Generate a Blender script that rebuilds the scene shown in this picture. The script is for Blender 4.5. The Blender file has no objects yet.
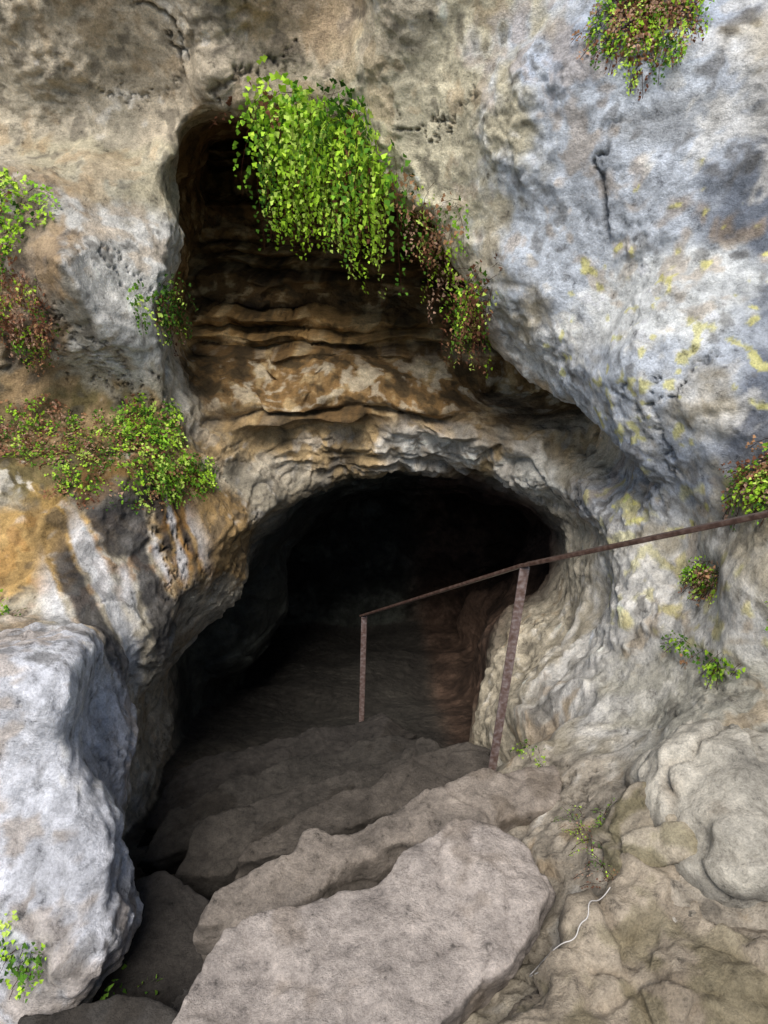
import bpy, math, random, time
import numpy as np
from mathutils import Vector
T0=time.time()
rng=np.random.default_rng(7); random.seed(7)
scene=bpy.context.scene
scene.view_settings.view_transform='Standard'; scene.view_settings.look='None'; scene.view_settings.exposure=0
EYE=1.65
CP,SP=math.cos(math.radians(28)),math.sin(math.radians(28))
# slope frame (a right, b normal to the slope, d into the hill, dipping 28 deg) -> world
def T(P):
    P=np.asarray(P,dtype=float)
    a,b,d=P[...,0],P[...,1],P[...,2]
    return np.stack([a, b*SP+d*CP, b*CP-d*SP+EYE],-1)
def Tinv(W):
    x,y,z=W[...,0],W[...,1],W[...,2]-EYE
    return np.stack([x, y*SP+z*CP, y*CP-z*SP],-1)
def lin(r,g,b):
    f=lambda c:(c/255/12.92 if c<10.3 else ((c/255+.055)/1.055)**2.4)
    return np.array([f(r),f(g),f(b)])

# ---------- noise ----------
_perm=rng.permutation(256); _perm=np.concatenate([_perm,_perm,_perm]).astype(np.int32)
_g=rng.normal(size=(256,3)); _g/=np.linalg.norm(_g,axis=1)[:,None]; _g=_g.astype(np.float32)
_r3=rng.random((256,3)).astype(np.float32); _r1=rng.random(256).astype(np.float32)
def perlin(P):
    P=np.asarray(P,dtype=np.float32)
    i=np.floor(P).astype(np.int32); f=P-i; i&=255
    u=f*f*f*(f*(f*6-15)+10)
    res=0
    for dx in (0,1):
        wx=u[:,0] if dx else 1-u[:,0]
        px=_perm[i[:,0]+dx]
        for dy in (0,1):
            wy=u[:,1] if dy else 1-u[:,1]
            py=_perm[px+i[:,1]+dy]; wxy=wx*wy
            for dz in (0,1):
                wz=u[:,2] if dz else 1-u[:,2]
                g=_g[_perm[py+i[:,2]+dz]]
                dot=g[:,0]*(f[:,0]-dx)+g[:,1]*(f[:,1]-dy)+g[:,2]*(f[:,2]-dz)
                res=res+wxy*wz*dot
    return res*1.5
def worley(P,tilt=.5):
    P=np.asarray(P,dtype=np.float32)
    i=np.floor(P).astype(np.int32); f=P-i
    d1=np.full(len(P),9,np.float32); d2=d1.copy(); v1=np.zeros(len(P),np.float32)
    for dx in(-1,0,1):
        px=_perm[(i[:,0]+dx)&255]
        for dy in(-1,0,1):
            py=_perm[px+((i[:,1]+dy)&255)]
            for dz in(-1,0,1):
                hh=_perm[py+((i[:,2]+dz)&255)]
                q=_r3[hh]+np.array([dx,dy,dz],np.float32)-f
                dd=np.sqrt((q*q).sum(1))
                m=dd<d1; d2=np.where(m,d1,np.minimum(d2,dd)); v1=np.where(m,_r1[hh]+tilt*(q@(_g[7])),v1); d1=np.where(m,dd,d1)
    return d1,d2,v1
def fbm(P,o=4,off=0.0):
    s=0;amp=1
    P=P+off
    for k in range(o):
        s=s+amp*perlin(P); P=P*2.03+17.3; amp*=.5
    return s
def ridged(P,o=3,off=0.0):
    s=0;amp=1;P=P+off
    for k in range(o):
        s=s+amp*(1-np.abs(perlin(P))*2); P=P*2.1+9.1; amp*=.5
    return s/1.75
def gridnoise(shape,cell,seed):
    r=np.random.default_rng(seed)
    mats=[];dims=[]
    for n,c in zip(shape,(cell if hasattr(cell,'__len__') else (cell,)*3)):
        m=int(n/c)+5; dims.append(m)
        x=np.arange(n)/c+1; i=np.floor(x).astype(int); t=x-i
        M=np.zeros((n,m),np.float32); k=np.arange(n)
        M[k,i-1]=(1-t)**3/6; M[k,i]=(3*t**3-6*t**2+4)/6; M[k,i+1]=(-3*t**3+3*t**2+3*t+1)/6; M[k,i+2]=t**3/6
        mats.append(M)
    L=r.normal(size=dims).astype(np.float32)
    A=np.tensordot(mats[0],L,(1,0)); A=np.tensordot(A,mats[1],(1,1)); A=np.tensordot(A,mats[2],(1,1))
    return A/A.std()

# ---------- surface nets ----------
def surface_nets(S,org,h):
    neg=S<0
    c=sum(neg[i:S.shape[0]-1+i,j:S.shape[1]-1+j,k:S.shape[2]-1+k].astype(np.int8) for i in(0,1) for j in(0,1) for k in(0,1))
    act=(c>0)&(c<8)
    idx=np.argwhere(act); vid=np.full(act.shape,-1,np.int32); vid[act]=np.arange(len(idx))
    V={}
    for i in(0,1):
        for j in(0,1):
            for k in(0,1): V[i,j,k]=S[idx[:,0]+i,idx[:,1]+j,idx[:,2]+k]
    acc=np.zeros((len(idx),3)); cnt=np.zeros(len(idx))
    for p in V:
        for ax in range(3):
            if p[ax]==0:
                q=list(p); q[ax]=1; q=tuple(q)
                A,B=V[p],V[q]; m=(A<0)!=(B<0)
                t=np.where(m,A/np.where(m,A-B,1),0)
                pos=np.tile(np.array(p,float),(len(idx),1)); pos[:,ax]+=t
                acc+=pos*m[:,None]; cnt+=m
    P=idx+acc/cnt[:,None]; P=np.array(org)+P*h
    F=[]
    for ax in range(3):
        n0=np.moveaxis(neg,ax,0); v=np.moveaxis(vid,ax,0)
        if ax==1: n0=np.swapaxes(n0,1,2); v=np.swapaxes(v,1,2)
        d=n0[:-1]!=n0[1:]
        d=d[:,1:-1,1:-1]; e=np.argwhere(d); i,j,k=e[:,0],e[:,1]+1,e[:,2]+1
        q=np.stack([v[i,j-1,k-1],v[i,j,k-1],v[i,j,k],v[i,j-1,k]],1)
        fl=~n0[i,j,k]
        q[fl]=q[fl][:,::-1]; F.append(q)
    return P,np.concatenate(F)
def mesh_from(name,V,F):
    me=bpy.data.meshes.new(name)
    F=np.asarray(F,np.int32); n=F.shape[1]
    me.vertices.add(len(V)); me.vertices.foreach_set('co',np.asarray(V,np.float32).ravel())
    me.loops.add(F.size); me.loops.foreach_set('vertex_index',F.ravel())
    me.polygons.add(len(F)); me.polygons.foreach_set('loop_start',np.arange(len(F),dtype=np.int32)*n)
    me.update(calc_edges=True); me.validate()
    return me
def obj(name,me,mat=None):
    o=bpy.data.objects.new(name,me); scene.collection.objects.link(o)
    if mat: me.materials.append(mat)
    return o
def subdivide(me,lv):
    o=obj('tmp',me); m=o.modifiers.new('s','SUBSURF'); m.levels=lv; m.render_levels=lv
    dg=bpy.context.evaluated_depsgraph_get(); me2=bpy.data.meshes.new_from_object(o.evaluated_get(dg))
    bpy.data.objects.remove(o); return me2
def getv(me):
    n=len(me.vertices); c=np.empty(n*3,np.float32); me.vertices.foreach_get('co',c)
    no=np.empty(n*3,np.float32); me.vertex_normals.foreach_get('vector',no)
    return c.reshape(-1,3),no.reshape(-1,3)
def setcol(me,name,C):
    a=me.color_attributes.new(name,'FLOAT_COLOR','POINT')
    C4=np.ones((len(C),4),np.float32); C4[:,:3]=C; a.data.foreach_set('color',C4.ravel())
def smoothall(me):
    me.polygons.foreach_set('use_smooth',np.ones(len(me.polygons),bool))

def poly_sdf(X,Y,poly):
    d2=np.full(X.shape,1e9,np.float32); ins=np.zeros(X.shape,bool)
    n=len(poly)
    for i in range(n):
        x0,y0=poly[i]; x1,y1=poly[(i+1)%n]
        ex,ey=x1-x0,y1-y0; wx=X-x0; wy=Y-y0
        t=np.clip((wx*ex+wy*ey)/(ex*ex+ey*ey),0,1)
        d2=np.minimum(d2,(wx-ex*t)**2+(wy-ey*t)**2)
        c=((y0>Y)!=(y1>Y))
        if y1!=y0: c&=(X< ex*(Y-y0)/ey+x0); ins^=c
    d=np.sqrt(d2); return np.where(ins,-d,d)
def smax(a,b,k):
    h=np.clip(.5+.5*(a-b)/k,0,1); return b+(a-b)*h+k*h*(1-h)
def smin(a,b,k): return -smax(-a,-b,k)
def tps(C,lam=.01):
    C=np.array(C,float); n=len(C); r=np.linalg.norm(C[:,None,:2]-C[None,:,:2],axis=2); K=np.where(r>0,r*r*np.log(r+1e-9),0)+lam*np.eye(n)
    Pm=np.c_[np.ones(n),C[:,:2]]; A=np.zeros((n+3,n+3)); A[:n,:n]=K; A[:n,n:]=Pm; A[n:,:n]=Pm.T
    w=np.linalg.solve(A,np.r_[C[:,2],0,0,0])
    def f(X,Y):
        s=w[-3]+w[-2]*X+w[-1]*Y
        for i,c in enumerate(C):
            r2=(X-c[0])**2+(Y-c[1])**2; s=s+w[i]*r2*.5*np.log(r2+1e-12)
        return s
    return f
# ---------- cliff relief: points from image coordinates at guessed depths, (a,b)->d in metres ----------
WALL=[(-2.6,3.2,2.9),(-1.73,2.3,2.93),(-.83,2.3,2.93),(.07,2.3,2.93),(.66,2.05,2.6),(1.1,1.8,2.3),(1.34,1.44,2.28),(0,3.2,2.7),(1.6,3,2.2),
(-1.92,2.06,3.25),(-1.2,2.12,3.4),(-.42,2.2,3.3),(.17,1.83,3.12),(.51,1.46,2.86),(.82,1.37,2.47),
(.79,.95,2.9),(1.06,.85,2.6),(1.32,.78,2.4),(1.17,.23,2.5),(1.0,.38,2.95),(1.08,-.2,2.65),(.92,-.48,2.72),
(.78,-.79,2.7),(.92,-.75,2.4),(1.2,-.6,2.2),(1.17,-.29,2.3),(.9,-1.2,2.6),(.55,-1.3,3.3),(1.5,-1,2.1),
(-1.25,-.6,3.1),(-1.1,-1.0,3.6),(-1.2,-1.7,3.5),(-.5,-1.5,4.6),(0,-1.3,4.5),(-.8,-1.2,4.2),
(-1.21,-.40,2.99),(-1.5,-.22,2.99),(-1.1,-.37,3.5),(-.93,-.05,3.9),(-1.6,-.6,2.9),(-2.2,-1,2.8),
(-1.6,.39,3.12),(-1.22,.32,3.38),(-1.36,.06,3.12),(-1.77,.06,2.99),(-1.07,.24,3.77),
(-1.35,1.16,2.78),(-1.67,1.2,2.9),(-1.22,1.16,3.15),(-1.32,.85,2.95),(-1.6,.58,3.45),(-1.3,.60,3.5),
(-.83,.45,4.03),(-.22,.52,4.16),(.36,.4,4.16),(.78,.28,4.0),(.99,-.03,3.35),(.94,-.3,3.1),(.87,-.50,3.0),(.70,-.83,2.87),
(-2.6,0,2.6),(-2.8,1.3,2.6),(2.2,1.4,1.8),(2.2,.2,1.8),(1.9,-.5,1.7),(3.2,0,1.4),(3.2,2,1.5),(-3.2,2.5,2.4),(-3.2,-2,2.4),(3.2,-2,1.6),(0,-2.6,4.5)]
# ground: (a,d)->b
GND=[(-.25,1.95,-1.40),(.12,2.3,-1.28),(-.34,2.7,-1.50),(-.43,3.38,-1.64),(.18,3.25,-1.46),(0,3.94,-1.54),(-.18,4.1,-1.58),(-1.03,3.64,-1.70),(-1.08,2.99,-1.72),(-1.02,2.34,-1.70),
(-1.04,2.08,-1.72),(-1.0,1.5,-1.68),(-.6,1.5,-1.5),(-.7,2.6,-1.64),(-.6,1.8,-1.58),(.36,3.25,-1.40),(.45,2.66,-1.02),(.74,2.73,-.86),(.92,2.34,-.76),(1.14,2.08,-.60),(.69,2.1,-.96),(.92,1.9,-.84),(.52,1.82,-1.16),(.62,1.78,-1.02),
(.72,1.62,-1.06),(.9,1.56,-1.02),(.42,1.62,-1.22),(.5,1.5,-1.2),(.75,1.37,-1.18),(.27,1.6,-1.26),(.7,3.2,-1.35),(.6,3.7,-1.5),(-1.16,4.1,-1.66),(-.67,4.16,-1.66),
(0,5,-1.68),(-1,5,-1.68),(1,5,-1.68),(0,8,-1.40),(-1.5,8,-1.35),(1.5,8,-1.35),(1.5,2,-.55),(2.5,1.8,-.5),(-1,.9,-1.6),(0,.86,-1.47),(1,.8,-1.46),(0,-.2,-1.97),(-2,0,-1.9),(2,0,-1.9),(-2.5,1.5,-1.6),(3,1,-1.2),(-2.5,4,-1.6),(2.5,4,-.8)]
h=.043
org=np.array([-3.2,-2.5,-.2]); shp=(150,142,206)
ax=[org[i]+h*np.arange(shp[i]) for i in range(3)]
A2,B2=np.meshgrid(ax[0],ax[1],indexing='ij')
F2=np.clip(tps(WALL)(A2,B2),1.2,4.8)
ga,gb=np.gradient(F2,h); sl=1/np.sqrt(1+np.minimum(ga**2+gb**2,9))
A3,D3=np.meshgrid(ax[0],ax[2],indexing='ij')
G2=tps(GND)(A3,D3)
D=ax[2][None,None,:]
S=((F2[:,:,None]-D)*sl[:,:,None]).astype(np.float32)
N1=gridnoise(shp,(14,9,11),1); N2=gridnoise(shp,(6,4,5),2)
S+= (.055*N1+.024*N2)
HOL=[(-1.06,1.99),(-1.14,1.73),(-1.12,1.41),(-1.165,1.05),(-1.18,.84),(-1.14,.45),(-.96,.1),(0,-.1),(.92,-.05),(1.16,.30),(1.15,.50),(.81,.72),(.55,.80),(.50,1.08),(.36,1.30),(.27,1.53),(.0,1.67),(-.18,1.92),(-.44,2.05),(-.90,2.06)]
CAV=[(-1.38,-2.3),(-1.34,-1.0),(-1.16,-.78),(-1.0,-.47),(-.87,-.20),(-.58,.03),(-.32,.19),(.10,.28),(.57,.26),(.93,.12),(1.08,-.12),(1.06,-.33),(.97,-.62),(.79,-.79),(.65,-.95),(.55,-1.3),(.55,-2.3)]
LFT=[(-3.6,-.45),(-1.3,-.46),(-1.03,-.50),(-.98,-.75),(-.90,-1.0),(-.94,-1.25),(-1.06,-1.6),(-1.2,-2.8),(-3.6,-2.8)]
bk_b=[-1,.3,.7,1.1,1.53,1.965,2.5,2.97,3.4]; bk_d=[3.2,3.8,4.10,4.42,4.66,4.85,5.08,5.2,5.15]
Bk=np.interp(ax[1],bk_b,bk_d)[None,:]
for k,d in enumerate(ax[2]):
    if 2.4<d<5.9:
        w=1+.22*max(0,d-3.4)
        p=poly_sdf((A2+.3)/w-.3,B2-.53*(d-3.4),HOL)
        bk=Bk+.35*np.exp(-((A2-.85)/.25)**2-((B2-.85)/.18)**2)
        hole=smax(p, (d-bk)*.8, .1)+.015*N2[:,:,k]+.02*N1[:,:,k]*(d>3.8)
        S[:,:,k]=smax(S[:,:,k],-hole,.05)
    if d>2.6:
        w=1+.05*max(0,d-4)+.13*np.clip(d-3.1,0,2)*(A2>0)
        p=poly_sdf(A2/w,B2,CAV)
        # rock spur on the left inside the mouth
        spur=np.sqrt(((A2+1.25)/.42)**2+((B2+.75)/.6)**2+((d-5.3)/.5)**2)-1
        hole=smax(smax(p,np.full_like(p,d-7.9),.3),-spur*.4,.08)+.06*N1[:,:,k]*min(1,max(0,d-3.5))+.02*N2[:,:,k]
        S[:,:,k]=smax(S[:,:,k],-hole,.06)
    if 1.6<d<4.2:
        p=poly_sdf(A2+.30*(d-2.1),B2,LFT)
        p=smax(p,np.maximum(1.98-d+.12*(B2+1)-.25*np.maximum(0,-A2-1.2),d-3.9),.10)+.04*N1[:,:,k]+.025*N2[:,:,k]
        S[:,:,k]=smin(S[:,:,k],p,.05)
    g=(B2-G2[:,k][:,None])+ (.03*N1[:,:,k]+.018*N2[:,:,k])
    S[:,:,k]=smin(S[:,:,k],g,.06)
V,F=surface_nets(S,org,h)
fc=V[F[:,0]]
keep=(np.abs(fc[:,0])<.62*np.maximum(fc[:,2],0)+1.3)
F=F[keep]
me=mesh_from('rock',T(V),F[:,::-1])
me=subdivide(me,2)
co,no=getv(me)
print('nets',time.time()-T0,len(co))
P=Tinv(co.astype(float)).astype(np.float32)
a,b,d=P[:,0],P[:,1],P[:,2]
sm=lambda x,e0,e1:(lambda t:t*t*(3-2*t))(np.clip((x-e0)/(e1-e0),0,1))
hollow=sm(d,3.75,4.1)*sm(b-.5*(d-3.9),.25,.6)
lip=np.exp(-((a-0)/1.5)**2-((b-.42)/.3)**2)*sm(d,3.5,3.9)*(1-hollow)
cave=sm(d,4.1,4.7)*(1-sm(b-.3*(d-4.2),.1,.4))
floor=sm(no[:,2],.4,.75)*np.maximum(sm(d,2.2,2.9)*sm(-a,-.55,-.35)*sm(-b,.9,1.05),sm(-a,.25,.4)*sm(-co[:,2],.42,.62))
p3=perlin(co*2.1+5); p4=perlin(co*5.3+50); p5=perlin(co*.9+70)
wd1,wd2,wid=worley(co*np.array([1.9,1.9,3.6],np.float32)+.35*p3[:,None]+.2*p4[:,None])
we=sm(wd2-wd1,.0,.16)
wf1,wf2,wif=worley(co*np.array([6.5,6.5,8.5],np.float32)+.7*p4[:,None])
wfe=sm(wf2-wf1,.0,.2)
# bedding planes of the alcove, dipping gently to the right, of uneven thickness, broken by joints
wz=co[:,2]+.09*p5+.04*p3+.05*a+.014*p4
s=wz/.15+.6*np.sin(wz*6.3+1)+.35*np.sin(wz*17.+2); fr=s-np.floor(s); cell=np.floor(s)
hgt=np.mod(np.abs(np.sin(cell*12.9898+1.3)*43.7),1)
brk=perlin(np.stack([a*2.6,cell*3.7,d*1.5],1)); brk2=perlin(np.stack([a*9.1,cell*5.7+3,d*4],1))
ju=a*2.3+cell*.37+.5*p4+.3*p3; jc=np.floor(ju); jf=ju-jc
jr=np.mod(np.abs(np.sin(jc*91.7+cell*47.3)*137.7),1); jr2=np.mod(np.abs(np.sin((jc+1)*91.7+cell*47.3)*137.7),1)
jb=jr+(jr2-jr)*sm(jf,.85,1.)
saw=np.where(fr<.80,fr/.80-.5,(1-fr)/.20-.5)
lay=saw+.5
keepl=.5+.5*sm(brk+.3*brk2,-.35,.2)
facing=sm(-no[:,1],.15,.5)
step=-(.31*saw*keepl+.12*(hgt-.5)+.10*brk+.05*brk2+.12*(jb-.5))
big=fbm(co*1.9,3)
rid=ridged(co*3.2*np.array([1,1,1.3]),3,3.3)
fine=fbm(co*15,4,5.)
rough=sm(big+.6*p3,-.40,.6)
blk=np.clip(np.exp(-((b+.9)/.75)**2)*.45+lip*1.0+np.exp(-((a+1.5)/.6)**2-((b-.2)/.5)**2)*.8+.15,0,1)*(1-hollow*.7)
crk=np.exp(-(perlin(co*1.5+31+.15*fine[:,None])/.018)**2)*sm(perlin(co*1.1+77),.0,.25)
calm=(1-.4*cave)*(1-.35*floor)
dsp=(.055*big+.018*(rid-.55)*(.1+1.0*rough)+.016*fine*(.25+1.0*rough)-.03*crk)*calm
dsp+=blk*(.05*(wid-.6)*we-.025*(1-we))+ (.05+.7*rough)*(.010*(wif-.5)*wfe-.006*(1-wfe))+lip*(.035*(wif-.5)*wfe-.014*(1-wfe))
co2=co+no*dsp[:,None]
co2[:,1]+=step*hollow*facing+.12*step*lip*facing
me.vertices.foreach_set('co',co2.astype(np.float32).ravel()); me.update()
def shade(P3,W3):
    a,b,d=P3[:,0],P3[:,1],P3[:,2]
    n1=fbm(W3*1.7,4,11.);n2=fbm(W3*5,4,23.);n3=fbm(W3*11+n1[:,None],3,41.)
    C=np.tile(lin(200,188,164),(len(a),1))
    def lay_(w,col):
        nonlocal C
        C=C*(1-w[:,None])+lin(*col)*w[:,None]
    def reg(ca,cb,cd,ra,rb,col,st=1,rd=1.0,nz=.55):
        w=np.exp(-((a-ca)/ra)**2-((b-cb)/rb)**2-((d-cd)/rd)**2)
        w=sm(w+nz*(n1*.5+n2*.4+n3*.25)*(w>.02),.25,.6)*st*sm(w,.02,.15)
        lay_(w,col)
    reg(-.67,2.3,3.2,1.3,.5,(208,192,166),.8)
    reg(-.3,2.5,2.9,.5,.25,(190,164,134),.5)
    reg(.4,1.75,3.0,.7,.5,(218,208,178),.85)
    reg(1.12,1.0,2.5,.75,1.0,(204,210,218),.95)
    reg(1.1,1.9,2.4,.5,.3,(196,206,222),.8)
    reg(1.47,1.15,2.3,.30,.75,(98,104,114),.9)
    reg(1.40,.3,2.4,.26,.35,(100,106,118),.85)
    reg(1.1,1.45,2.4,.2,.1,(140,140,138),.6)
    reg(.95,.1,2.7,.25,.3,(156,163,176),.6)
    reg(1.05,.79,2.65,.3,.22,(242,242,236),.8)
    reg(.75,.75,2.9,.2,.12,(236,234,228),.7)
    reg(.97,1.86,2.4,.17,.16,(80,62,46),.9,nz=.4)
    reg(1.36,-.05,2.4,.16,.32,(92,82,58),.85,nz=.4)
    reg(-1.33,1.14,3.0,.5,.55,(218,215,208),.9)
    reg(-1.5,.95,3.0,.12,.15,(120,110,86),.7)
    reg(-1.37,1.75,3.2,.5,.2,(186,176,146),.7)
    reg(-1.5,.35,3.2,.8,.36,(112,98,58),.95)
    reg(-1.8,1.2,3.0,.3,.5,(148,122,90),.8)
    reg(-1.66,-.18,3.0,.4,.25,(196,158,94),.9)
    reg(-1.1,-.88,2.1,.8,.62,(226,226,230),.95,rd=.9)
    reg(-1.0,-.1,3.6,.25,.35,(170,134,78),.85)
    reg(0,.42,4.1,1.5,.34,(206,176,128),.95,rd=.7)
    reg(.3,.42,4.1,.4,.18,(242,236,222),.95,rd=.6)
    reg(-.6,.25,3.9,.4,.15,(236,224,200),.85,rd=.6)
    reg(.85,.2,4.0,.2,.3,(230,226,214),.8,rd=.6)
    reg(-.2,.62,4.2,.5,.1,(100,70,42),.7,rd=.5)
    reg(.92,-.5,2.6,.5,.5,(220,216,208),.9)
    reg(.75,-.3,3.2,.2,.3,(218,206,176),.7)
    reg(.5,-1.0,1.7,.9,.35,(180,168,150),.95)
    reg(1.15,-.7,2.0,.4,.25,(170,164,144),.7)
    out=(1-hollow)*(1-cave)
    lay_(sm(n1*.7+n3*.5,.2,.45)*.5*out,(164,138,102))
    lay_(sm(-n1*.7+n3*.6,.3,.5)*.5*out,(234,228,216))
    lay_(sm(n2*.6-n3*.7,.35,.55)*.55*out,(94,88,78))
    lay_(lip*sm(n2*.8+n3*.6,.1,.3)*.6,(84,68,48))
    lay_(np.exp(-((a+1.3)/.5)**2-((b+.1)/.4)**2)*sm(-n2+n3*.5,.05,.35)*.7*(d<3.9)*(d>2.6),(186,132,64))
    yl=np.exp(-((a-1.15)/.35)**2-((b-.6)/.5)**2)*(d<3.1)
    lay_(sm(perlin(W3*21+3)+.8*n3+.3*n2-.5*(1-yl),.34,.5)*.7*(yl>.15),(218,210,120))
    yl=np.exp(-((a-1.0)/.3)**2-((b+.15)/.3)**2)*(d<3.3)
    lay_(sm(perlin(W3*12+8)+.8*n3+.2*yl,.30,.6)*.5*(yl>.25),(212,202,124))
    w=np.exp(-((a+1.18)/.36)**2-((b+.30)/.5)**2-((d-3.1)/.6)**2)
    st=perlin(np.stack([W3[:,0]*7+W3[:,1]*5,W3[:,2]*1.2,W3[:,1]*2],1))+.3*n2
    w1=sm(w,.2,.5)
    lay_(sm(st,-.05,.2)*w1*.85,(56,56,60)); lay_(sm(-st,.1,.35)*w1*.8,(230,230,230))
    up=sm(b,1.7,2.5)[:,None]; m=sm(n1+.5*n2,-.2,.4)[:,None]
    tone=np.mod(np.abs(np.sin(cell*78.233+.7)*13.7),1)[:,None]
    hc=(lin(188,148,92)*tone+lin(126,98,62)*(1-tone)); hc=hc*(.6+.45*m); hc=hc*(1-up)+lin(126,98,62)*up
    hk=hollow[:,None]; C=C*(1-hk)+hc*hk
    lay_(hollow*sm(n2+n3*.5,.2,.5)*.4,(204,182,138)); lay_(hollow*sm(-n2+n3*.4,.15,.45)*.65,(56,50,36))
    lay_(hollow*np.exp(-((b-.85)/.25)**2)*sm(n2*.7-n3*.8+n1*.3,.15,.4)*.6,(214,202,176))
    C*=(1-.65*(hollow*facing*(1-sm(lay,.05,.35))*keepl)[:,None])  # under-shadow of the ledges painted into the colour
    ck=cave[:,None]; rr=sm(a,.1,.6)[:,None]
    cc=(lin(76,78,70)*(1-rr)+lin(86,68,56)*rr)*(.6+.6*m)  # wall colour darkened inside the cave to deepen its shade
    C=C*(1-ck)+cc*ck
    fk=floor[:,None]*.92; C=C*(1-fk)+lin(55,51,46)*fk  # earth brown, painted darker for the shade it lies in
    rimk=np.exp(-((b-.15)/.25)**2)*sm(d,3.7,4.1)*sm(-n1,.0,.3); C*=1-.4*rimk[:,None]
    C*=(1+.22*n2+.18*n3)[:,None]
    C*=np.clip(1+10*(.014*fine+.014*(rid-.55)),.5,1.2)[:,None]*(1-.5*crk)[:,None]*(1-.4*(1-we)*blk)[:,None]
    return np.clip(C,.01,.85)
C=shade(P,co)
setcol(me,'Col',C); smoothall(me)
print('disp',time.time()-T0)

# ---------- materials ----------
def nn(nt,t,**kw):
    n=nt.nodes.new(t)
    for k,v in kw.items(): setattr(n,k,v)
    return n
def rock_mat(name,scale=1.0,bump=1.0):
    m=bpy.data.materials.new(name); m.use_nodes=True; nt=m.node_tree; L=nt.links
    bs=nt.nodes['Principled BSDF']; bs.inputs['Roughness'].default_value=.9; bs.inputs['Specular IOR Level'].default_value=.2
    geo=nn(nt,'ShaderNodeNewGeometry'); pos=geo.outputs['Position']
    at=nn(nt,'ShaderNodeAttribute',attribute_name='Col')
    def noise(sc,det,ro):
        n=nn(nt,'ShaderNodeTexNoise'); n.inputs['Scale'].default_value=sc*scale; n.inputs['Detail'].default_value=det; n.inputs['Roughness'].default_value=ro
        L.new(pos,n.inputs['Vector']); return n.outputs['Fac']
    def mr(x,a0,a1,b0,b1):
        n=nn(nt,'ShaderNodeMapRange'); L.new(x,n.inputs[0])
        for i,v in enumerate((a0,a1,b0,b1)): n.inputs[i+1].default_value=v
        return n.outputs[0]
    def math_(op,x,y):
        n=nn(nt,'ShaderNodeMath',operation=op); L.new(x,n.inputs[0]); L.new(y,n.inputs[1]); return n.outputs[0]
    A=noise(17,6,.74); B=noise(105,3,.7)
    v=math_('MULTIPLY',mr(A,.3,.7,.60,1.40),mr(B,.3,.7,.76,1.24))
    v=math_('MULTIPLY',v,mr(A,.30,.40,.5,1.0))
    v=math_('MULTIPLY',v,mr(B,.63,.70,1.0,.6))
    vm=nn(nt,'ShaderNodeVectorMath',operation='SCALE'); L.new(at.outputs['Color'],vm.inputs[0]); L.new(v,vm.inputs[3])
    L.new(vm.outputs[0],bs.inputs['Base Color'])
    bp=nn(nt,'ShaderNodeBump'); bp.inputs['Strength'].default_value=1.0; bp.inputs['Distance'].default_value=.038*bump
    L.new(noise(20,7,.78),bp.inputs['Height']); L.new(bp.outputs[0],bs.inputs['Normal'])
    return m
rockm=rock_mat('limestone')
stonem=rock_mat('worn_stone',1.5,.6)
me.name='cave_rock_face'
rock=obj('cave_rock_face',me,rockm)
RV,RN=co2,no; RP=Tinv(co2.astype(float))

# ---------- stone steps ----------
def blob(name,fn,lo,hi,hh,base,seed,amp=1.0,lv=1,chunk=0.0,moss=0):
    lo=np.array(lo);hi=np.array(hi); n=np.ceil((hi-lo)/hh).astype(int)+1
    X,Y,Z=np.meshgrid(*[lo[i]+hh*np.arange(n[i]) for i in range(3)],indexing='ij')
    S=fn(X,Y,Z).astype(np.float32)
    S+=amp*(.008*gridnoise(S.shape,(9,9,7),seed)+.003*gridnoise(S.shape,(4,4,3),seed+1))
    V,F=surface_nets(S,lo,hh)
    me=subdivide(mesh_from(name,V,F),lv); co,no=getv(me)
    W=co+seed*3.7
    f=fbm(W*15,4); p=perlin(W*5); bg=fbm(W*4,2)
    w1,w2,wi=worley(W*np.array([5,5,7],np.float32)+.4*p[:,None],.3); e=sm(w2-w1,0,.12)
    ds=amp*(.007*f+.008*(wi-.5)*e-.005*(1-e))+chunk*(.03*(wi-.5)*e+.02*bg)
    co2=co+no*ds[:,None]
    me.vertices.foreach_set('co',co2.ravel()); me.update()
    C=np.tile(lin(*base),(len(co),1)); n1=fbm(W*2.5,4,4.); n2=fbm(W*8,3,14.)
    C*=(1+.25*n1+ .3*n2)[:,None]*np.clip(1+10*ds,.55,1.2)[:,None]
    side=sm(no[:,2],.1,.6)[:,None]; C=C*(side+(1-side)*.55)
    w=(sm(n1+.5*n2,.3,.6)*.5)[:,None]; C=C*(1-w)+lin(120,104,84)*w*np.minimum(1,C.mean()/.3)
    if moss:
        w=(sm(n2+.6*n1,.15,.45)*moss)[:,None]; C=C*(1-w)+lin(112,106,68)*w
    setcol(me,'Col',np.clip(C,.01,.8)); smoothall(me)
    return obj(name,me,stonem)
def slab(poly,ztop,th,base,seed,tilt=(0,0),rnd=.03,amp=1.0,name='stone_step',**kw):
    pl=np.array(poly); cx,cy=pl.mean(0)
    def fn(X,Y,Z):
        wob=.008*np.sin(X*13+seed)+.008*np.sin(Y*17+seed*2)+.010*np.sin(Z*23+seed)+.006*np.sin(X*31+Y*7+seed)
        p=poly_sdf(X,Y,poly)+wob
        zt=ztop+EYE+tilt[0]*(X-cx)+tilt[1]*(Y-cy)
        return smax(smax(p,Z-zt,rnd),zt-th-Z,.03)
    lo=[pl[:,0].min()-.1,pl[:,1].min()-.1,ztop+EYE-th-.2]; hi=[pl[:,0].max()+.1,pl[:,1].max()+.1,ztop+EYE+.25]
    return blob(name,fn,lo,hi,.015,base,seed,amp,**kw)
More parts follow.
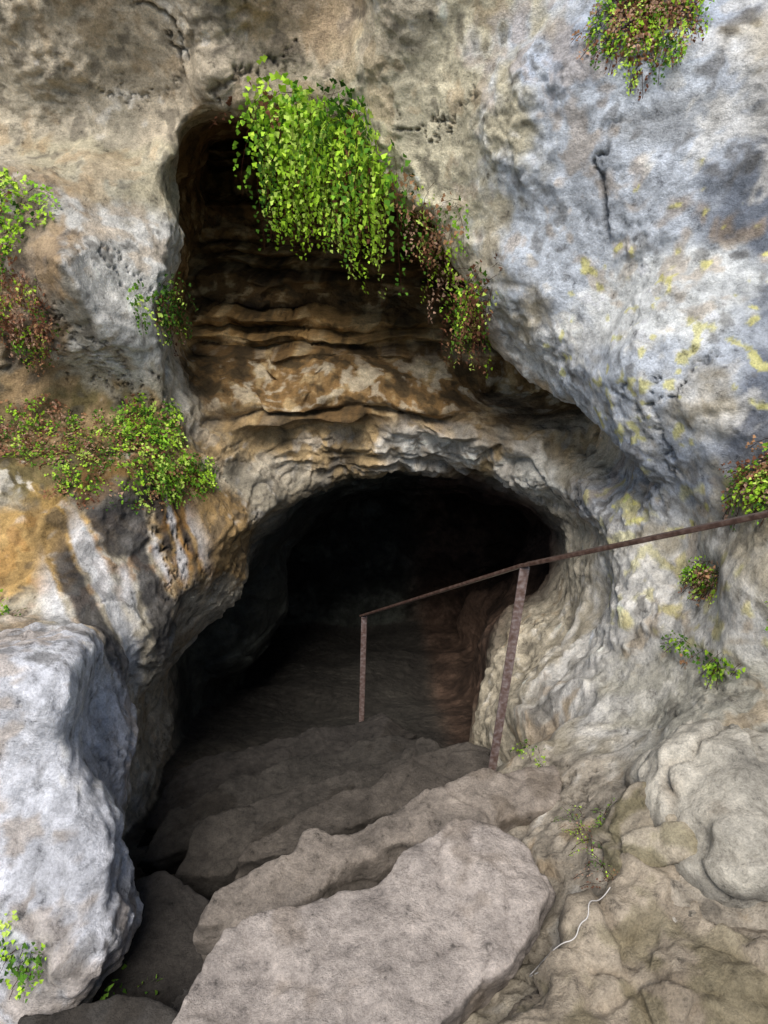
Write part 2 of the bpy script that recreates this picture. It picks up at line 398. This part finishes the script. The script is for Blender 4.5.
slab([(.46,1.08),(.42,1.2),(.33,1.27),(.18,1.235),(.045,1.17),(-.1,1.08),(-.248,1.03),(-.41,.97),(-.5,.75),(-.55,.5),(.0,.5),(.12,.76),(.35,.96)],-1.72,.4,(174,162,151),1,(0,.04),.012)
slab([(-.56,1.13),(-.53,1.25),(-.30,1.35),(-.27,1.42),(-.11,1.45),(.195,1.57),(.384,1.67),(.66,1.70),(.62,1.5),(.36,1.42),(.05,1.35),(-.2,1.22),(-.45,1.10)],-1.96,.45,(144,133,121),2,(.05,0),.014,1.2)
slab([(-.60,1.46),(-.52,1.60),(-.36,1.68),(-.2,1.80),(-.02,1.82),(.1,1.95),(.33,2.07),(.5,2.0),(.42,1.84),(.1,1.70),(-.3,1.52)],-2.21,.5,(86,79,71),3,(.06,0),.014,1.0)  # from this step down, shade is painted in as darker stone colour
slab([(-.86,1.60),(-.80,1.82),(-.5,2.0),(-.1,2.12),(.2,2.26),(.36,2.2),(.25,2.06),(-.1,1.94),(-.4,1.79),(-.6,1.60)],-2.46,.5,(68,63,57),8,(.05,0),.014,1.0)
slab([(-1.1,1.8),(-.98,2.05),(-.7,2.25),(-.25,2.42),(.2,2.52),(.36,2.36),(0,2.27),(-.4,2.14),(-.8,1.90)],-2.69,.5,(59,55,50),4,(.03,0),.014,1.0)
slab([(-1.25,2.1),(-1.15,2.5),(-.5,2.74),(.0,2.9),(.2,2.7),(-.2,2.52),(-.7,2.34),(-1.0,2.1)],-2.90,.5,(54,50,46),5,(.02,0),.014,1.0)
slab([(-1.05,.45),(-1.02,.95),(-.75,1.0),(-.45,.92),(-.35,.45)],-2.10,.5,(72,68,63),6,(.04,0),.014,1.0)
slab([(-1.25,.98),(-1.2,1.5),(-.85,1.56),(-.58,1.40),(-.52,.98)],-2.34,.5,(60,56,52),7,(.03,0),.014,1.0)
def boulder(c,r,base,seed,amp=2.):
    c=T(np.array(c)); 
    def fn(X,Y,Z):
        q=(np.abs((X-c[0])/r[0])**2.8+np.abs((Y-c[1])/r[1])**2.8+np.abs((Z-c[2])/r[2])**2.8)**(1/2.8); return (q-1)*min(r)
    return blob('boulder',fn,c-np.array(r)-.1,c+np.array(r)+.1,.017,base,seed,amp,chunk=1.0)
boulder((1.04,-.92,1.86),(.28,.3,.24),(190,182,166),11,1.6)
slab([(.16,.45),(.15,.70),(.24,.77),(.36,.87),(.48,1.0),(.58,1.05),(.8,1.14),(1.15,1.18),(1.35,.45)],-1.64,.4,(166,152,132),12,(.10,.03),.05,2.4,name='rock_outcrop',chunk=.7,moss=.4)
slab([(.62,1.08),(.60,1.2),(.72,1.32),(.9,1.3),(.95,1.1)],-1.58,.3,(168,156,136),13,(.15,.1),.05,2.,name='rock_outcrop',chunk=.7,moss=.5)
print('steps',time.time()-T0)
# ---------- handrail ----------
def metal(name,c0,c1,c2):
    m=bpy.data.materials.new(name); m.use_nodes=True; nt=m.node_tree; L=nt.links
    bs=nt.nodes['Principled BSDF']; tc=nn(nt,'ShaderNodeNewGeometry')
    n=nn(nt,'ShaderNodeTexNoise'); n.inputs['Scale'].default_value=60; n.inputs['Detail'].default_value=6; L.new(tc.outputs['Position'],n.inputs['Vector'])
    r=nn(nt,'ShaderNodeValToRGB'); r.color_ramp.elements[0].position=.35; r.color_ramp.elements[0].color=c0
    r.color_ramp.elements[1].position=.68; r.color_ramp.elements[1].color=c2
    e=r.color_ramp.elements.new(.52); e.color=c1
    L.new(n.outputs['Fac'],r.inputs[0]); L.new(r.outputs[0],bs.inputs['Base Color']); bs.inputs['Roughness'].default_value=.5; bs.inputs['Metallic'].default_value=.2
    return m
steel=metal('faded_painted_steel',(.11,.065,.05,1),(.18,.125,.11,1),(.27,.22,.205,1))
steel2=metal('rusty_steel',(.045,.022,.015,1),(.08,.043,.031,1),(.13,.085,.066,1))
rail=bpy.data.objects.new('handrail',None); scene.collection.objects.link(rail)
def bar(name,p0,p1,w,t,side,mat=None):
    p0=Vector(p0);p1=Vector(p1); z=(p1-p0).normalized(); x=(Vector(side)-Vector(side).dot(z)*z).normalized(); y=z.cross(x)
    vs=[]
    prof=[(-w/2,-t/2),(w/2,-t/2),(w/2,t/2),(-w/2,t/2)]
    for p in(p0,p1):
        for u,v in prof: vs.append(p+x*u+y*v)
    fs=[(0,1,5,4),(1,2,6,5),(2,3,7,6),(3,0,4,7),(3,2,1,0),(4,5,6,7)]
    m=bpy.data.meshes.new(name); m.from_pydata([tuple(v) for v in vs],[],fs); m.materials.append(mat or steel)
    o=bpy.data.objects.new(name,m); scene.collection.objects.link(o); o.parent=rail
    bv=o.modifiers.new('b','BEVEL'); bv.width=.003; bv.segments=2
    return o
Lt=T([-.108,-.568,3.52]); Rt=T([.459,-.182,2.12]); Nt=T([.832,0,1.3])
Lb=T([-.139,-1.363,3.94]); Rb=T([.427,-.977,2.54])
def ext(a,b,t): return a+(b-a)*t
bar('post_lower',ext(Lt,Lb,0),ext(Lt,Lb,1.35),.030,.012,(1,0,0)); bar('post_lower_flange',Lt+[0.012,.016,0],ext(Lt,Lb,1.35)+[.012,.016,0],.010,.03,(1,0,0))
bar('post_upper',Rt,ext(Rt,Rb,1.35),.032,.010,(1,0,0)); bar('post_upper_flange',Rt+[.013,.018,0],ext(Rt,Rb,1.35)+[.013,.018,0],.009,.032,(1,0,0))
up=np.array([0,0,.012])
bar('rail_lower',ext(Rt,Lt,1.02)+up,Rt+up,.032,.012,(1,.3,0),steel2); bar('rail_upper',ext(Nt,Rt,1.004)+up,ext(Rt,Nt,2.02)+up,.034,.012,(1,.6,0),steel2)
E=ext(Rt,Nt,2.0); bar('post_top',E,E-[0,0,1.6],.032,.012,(1,0,0))

# ---------- ferns ----------
def leafmat():
    m=bpy.data.materials.new('fern_leaf'); m.use_nodes=True; nt=m.node_tree; L=nt.links
    nt.nodes.remove(nt.nodes['Principled BSDF']); out=nt.nodes['Material Output']
    at=nn(nt,'ShaderNodeAttribute',attribute_name='Col')
    df=nn(nt,'ShaderNodeBsdfDiffuse'); tr=nn(nt,'ShaderNodeBsdfTranslucent'); mx=nn(nt,'ShaderNodeMixShader'); mx.inputs[0].default_value=.35
    L.new(at.outputs['Color'],df.inputs['Color']); L.new(at.outputs['Color'],tr.inputs['Color']); L.new(df.outputs[0],mx.inputs[1]); L.new(tr.outputs[0],mx.inputs[2]); L.new(mx.outputs[0],out.inputs['Surface'])
    return m
leafm=leafmat()
GREENS=[lin(164,204,58),lin(182,220,74),lin(134,182,56),lin(92,136,48),lin(196,222,104)]
DARKG=[lin(75,110,40),lin(60,90,36),lin(100,135,50)]
BROWN=[lin(150,105,80),lin(120,82,62),lin(170,130,95),lin(185,150,125)]
FR=(RN@(T(np.array([0,0,-1.]))-T(np.zeros(3))))
def fern(regions,leaf=.02,length=.25,fronds=60,brown=.2,outw=.5,dark=0.,seed=0,per=18,name='maidenhair_fern',grp=7,front=-.45):
    r=np.random.default_rng(seed+100); vs=[];fs=[];cs=[]
    for (ca,cb,cd,ra,rb,rd,wgt) in regions:
        q=((RP[:,0]-ca)/ra)**2+((RP[:,1]-cb)/rb)**2+((RP[:,2]-cd)/rd)**2
        idx=np.where((q<1)&(FR>front))[0]
        if len(idx)==0: print('NO ROOT',name,(ca,cb,cd)); continue
        seeds=r.choice(idx,max(2,int(fronds*wgt/grp)))
        for i0 in seeds:
          nb=idx[np.argpartition(((RV[idx]-RV[i0])**2).sum(1),600)[:600]] if len(idx)>900 else idx
          for i in r.choice(nb,grp):
            p=RV[i].astype(float); n=RN[i].astype(float)
            dr=n*outw+r.normal(size=3)*.4; dr/=np.linalg.norm(dr)
            ln=length*r.uniform(.3,1.2); seg=max(5,int(per*ln/length)); st=ln/seg
            isb=r.random()<brown; isd=r.random()<dark
            pal=BROWN if isb else (DARKG if isd else GREENS); bc=pal[r.integers(len(pal))]*r.uniform(.75,1.1)
            for k in range(seg):
                dr=dr+np.array([0,0,-1])*.17+r.normal(size=3)*.05; dr/=np.linalg.norm(dr); p0=p; p=p+dr*st
                if k%3==0:
                    sd=np.cross(dr,[.3,.8,.2]); sd/=np.linalg.norm(sd)+1e-6; o=len(vs); w=.001
                    q_=p+dr*st*2
                    vs+= [p0-sd*w,p0+sd*w,q_+sd*w,q_-sd*w]; fs.append((o,o+1,o+2,o+3)); cs+=[lin(60,36,26)]*4
                if k<1: continue
                for sgn in (-1,1):
                    if r.random()<.2: continue
                    sd=np.cross(dr,n+r.normal(size=3)*.3); sd/=np.linalg.norm(sd)+1e-6
                    off=r.uniform(.3,1.4)*leaf*(1.6-1.2*k/seg)
                    base=p+sd*sgn*off
                    u=sd*sgn*.8+dr*r.uniform(.2,.8)+r.normal(size=3)*.2; u/=np.linalg.norm(u)
                    v=np.cross(u,n+r.normal(size=3)*.45); v/=np.linalg.norm(v)+1e-6
                    s=leaf*r.uniform(.6,1.15)*(1.15-.5*k/seg); o=len(vs); w=np.cross(u,v)*s*r.uniform(-.2,.2)
                    vs+=[base,base+u*s*.7-v*s*.62,base+u*s*.86-v*s*.25+w,base+u*s*.76-v*s*.02,base+u*s*1.0+v*s*.15+w,base+u*s*.66+v*s*.62]
                    fs.append((o,o+1,o+2,o+3,o+4,o+5)); c=bc*r.uniform(.75,1.25); cs+=[c]*6
    if not vs: return
    m=bpy.data.meshes.new(name); m.from_pydata([tuple(v) for v in vs],[],fs); m.materials.append(leafm)
    setcol(m,'Col',np.clip(np.array(cs),0,.8)); return obj(name,m)
fern([(-.54,2.05,3.3,.12,.07,.25,.8),(-.38,2.02,3.3,.10,.07,.25,.9),(-.22,1.93,3.32,.12,.08,.25,1.2),(-.02,1.76,3.3,.10,.10,.25,.6)],.031,.60,54,.08,.35,.1,1,26,grp=4,front=.0)
fern([(.14,1.60,3.3,.12,.12,.4,.5),(.30,1.44,3.3,.08,.1,.4,.8)],.022,.26,40,.55,.3,.3,2)
fern([(.46,1.08,3.3,.14,.14,.45,1)],.023,.32,70,.5,.4,.2,3)
fern([(-1.15,1.1,3.6,.12,.12,.5,1)],.022,.25,42,.15,.4,.8,4)
fern([(-1.28,.5,3.2,.16,.2,.6,1),(-1.12,.22,3.3,.18,.14,.6,.9)],.019,.12,130,.2,.6,.2,5,12,grp=4)
fern([(-1.6,.42,3.2,.45,.22,.6,1),(-1.3,.2,3.2,.4,.2,.6,.8)],.014,.06,280,.4,.7,.3,16,8,grp=3)
fern([(-1.75,1.4,3.0,.12,.18,.5,1)],.022,.16,50,.15,.6,.1,6,12)
fern([(-1.78,.95,3.0,.22,.22,.5,1),(-1.8,.45,3.1,.3,.22,.6,.7)],.016,.08,180,.7,.5,.3,7,10,grp=4)
fern([(.96,1.80,2.4,.18,.17,.5,1)],.014,.10,260,.5,.6,.1,8,12,grp=4)
fern([(1.36,.08,2.5,.13,.25,.6,1),(1.32,-.25,2.3,.12,.16,.6,.8)],.015,.10,220,.4,.6,.2,9,12,grp=4)
fern([(-1.05,-1.27,1.9,.07,.07,.4,1)],.016,.08,22,.0,.9,.3,10,10)
fern([(1.1,-.50,2.2,.07,.04,.4,1)],.015,.08,25,.05,.8,.3,11,10)
fern([(.55,-.95,2.6,.06,.06,.4,1)],.012,.06,14,.0,.8,.3,12,8)
fern([(-1.7,-.42,2.9,.12,.06,.4,1)],.02,.08,20,.0,.8,.2,13,10)
fern([(-.85,-1.55,2.3,.15,.15,.5,1)],.018,.12,28,.0,.8,.9,14,10)
fern([(.62,-.93,1.85,.07,.09,.3,1)],.006,.08,50,.3,.9,.1,15,12,name='weed')
# ---------- wire ----------
dg=bpy.context.evaluated_depsgraph_get()
def drop(x,y,lift):
    ok,loc,*_=scene.ray_cast(dg,Vector((x,y,.6)),Vector((0,0,-1)))
    return (loc[0],loc[1],loc[2]+lift) if ok else (x,y,0)
def curve(name,pts,rad,col):
    c=bpy.data.curves.new(name,'CURVE'); c.dimensions='3D'; c.bevel_depth=rad; c.bevel_resolution=2; s=c.splines.new('NURBS'); s.points.add(len(pts)-1)
    for p,q in zip(s.points,pts): p.co=(*drop(*q),1)
    s.use_endpoint_u=True; s.order_u=3
    m=bpy.data.materials.new(name+'_mat'); m.use_nodes=True; m.node_tree.nodes['Principled BSDF'].inputs['Base Color'].default_value=(*col,1)
    o=bpy.data.objects.new(name,c); scene.collection.objects.link(o); c.materials.append(m)
curve('wire',[(.37,.86,.02),(.355,.89,.03),(.39,.915,.03),(.42,.89,.04),(.46,.895,.03),(.475,.925,.03),(.50,.935,.02),(.505,.97,.03),(.55,.99,.02),(.58,1.02,.02)],.0014,(.45,.42,.38))

# ---------- camera, light ----------
cam=bpy.data.cameras.new('camera'); co_=bpy.data.objects.new('camera',cam); scene.collection.objects.link(co_)
co_.location=(0,0,EYE); co_.rotation_euler=(math.radians(62),0,0); cam.sensor_fit='VERTICAL'; cam.sensor_height=36; cam.lens=36*650/1024; cam.clip_start=.05; cam.clip_end=500
scene.camera=co_
w=bpy.data.worlds.new('World'); scene.world=w; w.use_nodes=True; nt=w.node_tree
sky=nn(nt,'ShaderNodeTexSky',sky_type='NISHITA'); sky.sun_disc=False; sky.sun_elevation=math.radians(60); sky.sun_rotation=math.radians(195)
nt.links.new(sky.outputs[0],nt.nodes['Background'].inputs[0]); nt.nodes['Background'].inputs[1].default_value=.15
sl=bpy.data.lights.new('sun','SUN'); sl.energy=5.0; sl.angle=math.radians(34); sl.color=(1,.96,.91)
so=bpy.data.objects.new('sun',sl); scene.collection.objects.link(so)
az=math.radians(195); el=math.radians(60); dv=Vector((math.sin(az)*math.cos(el),math.cos(az)*math.cos(el),math.sin(el)))
so.rotation_euler=dv.to_track_quat('Z','Y').to_euler()
print('done',time.time()-T0)
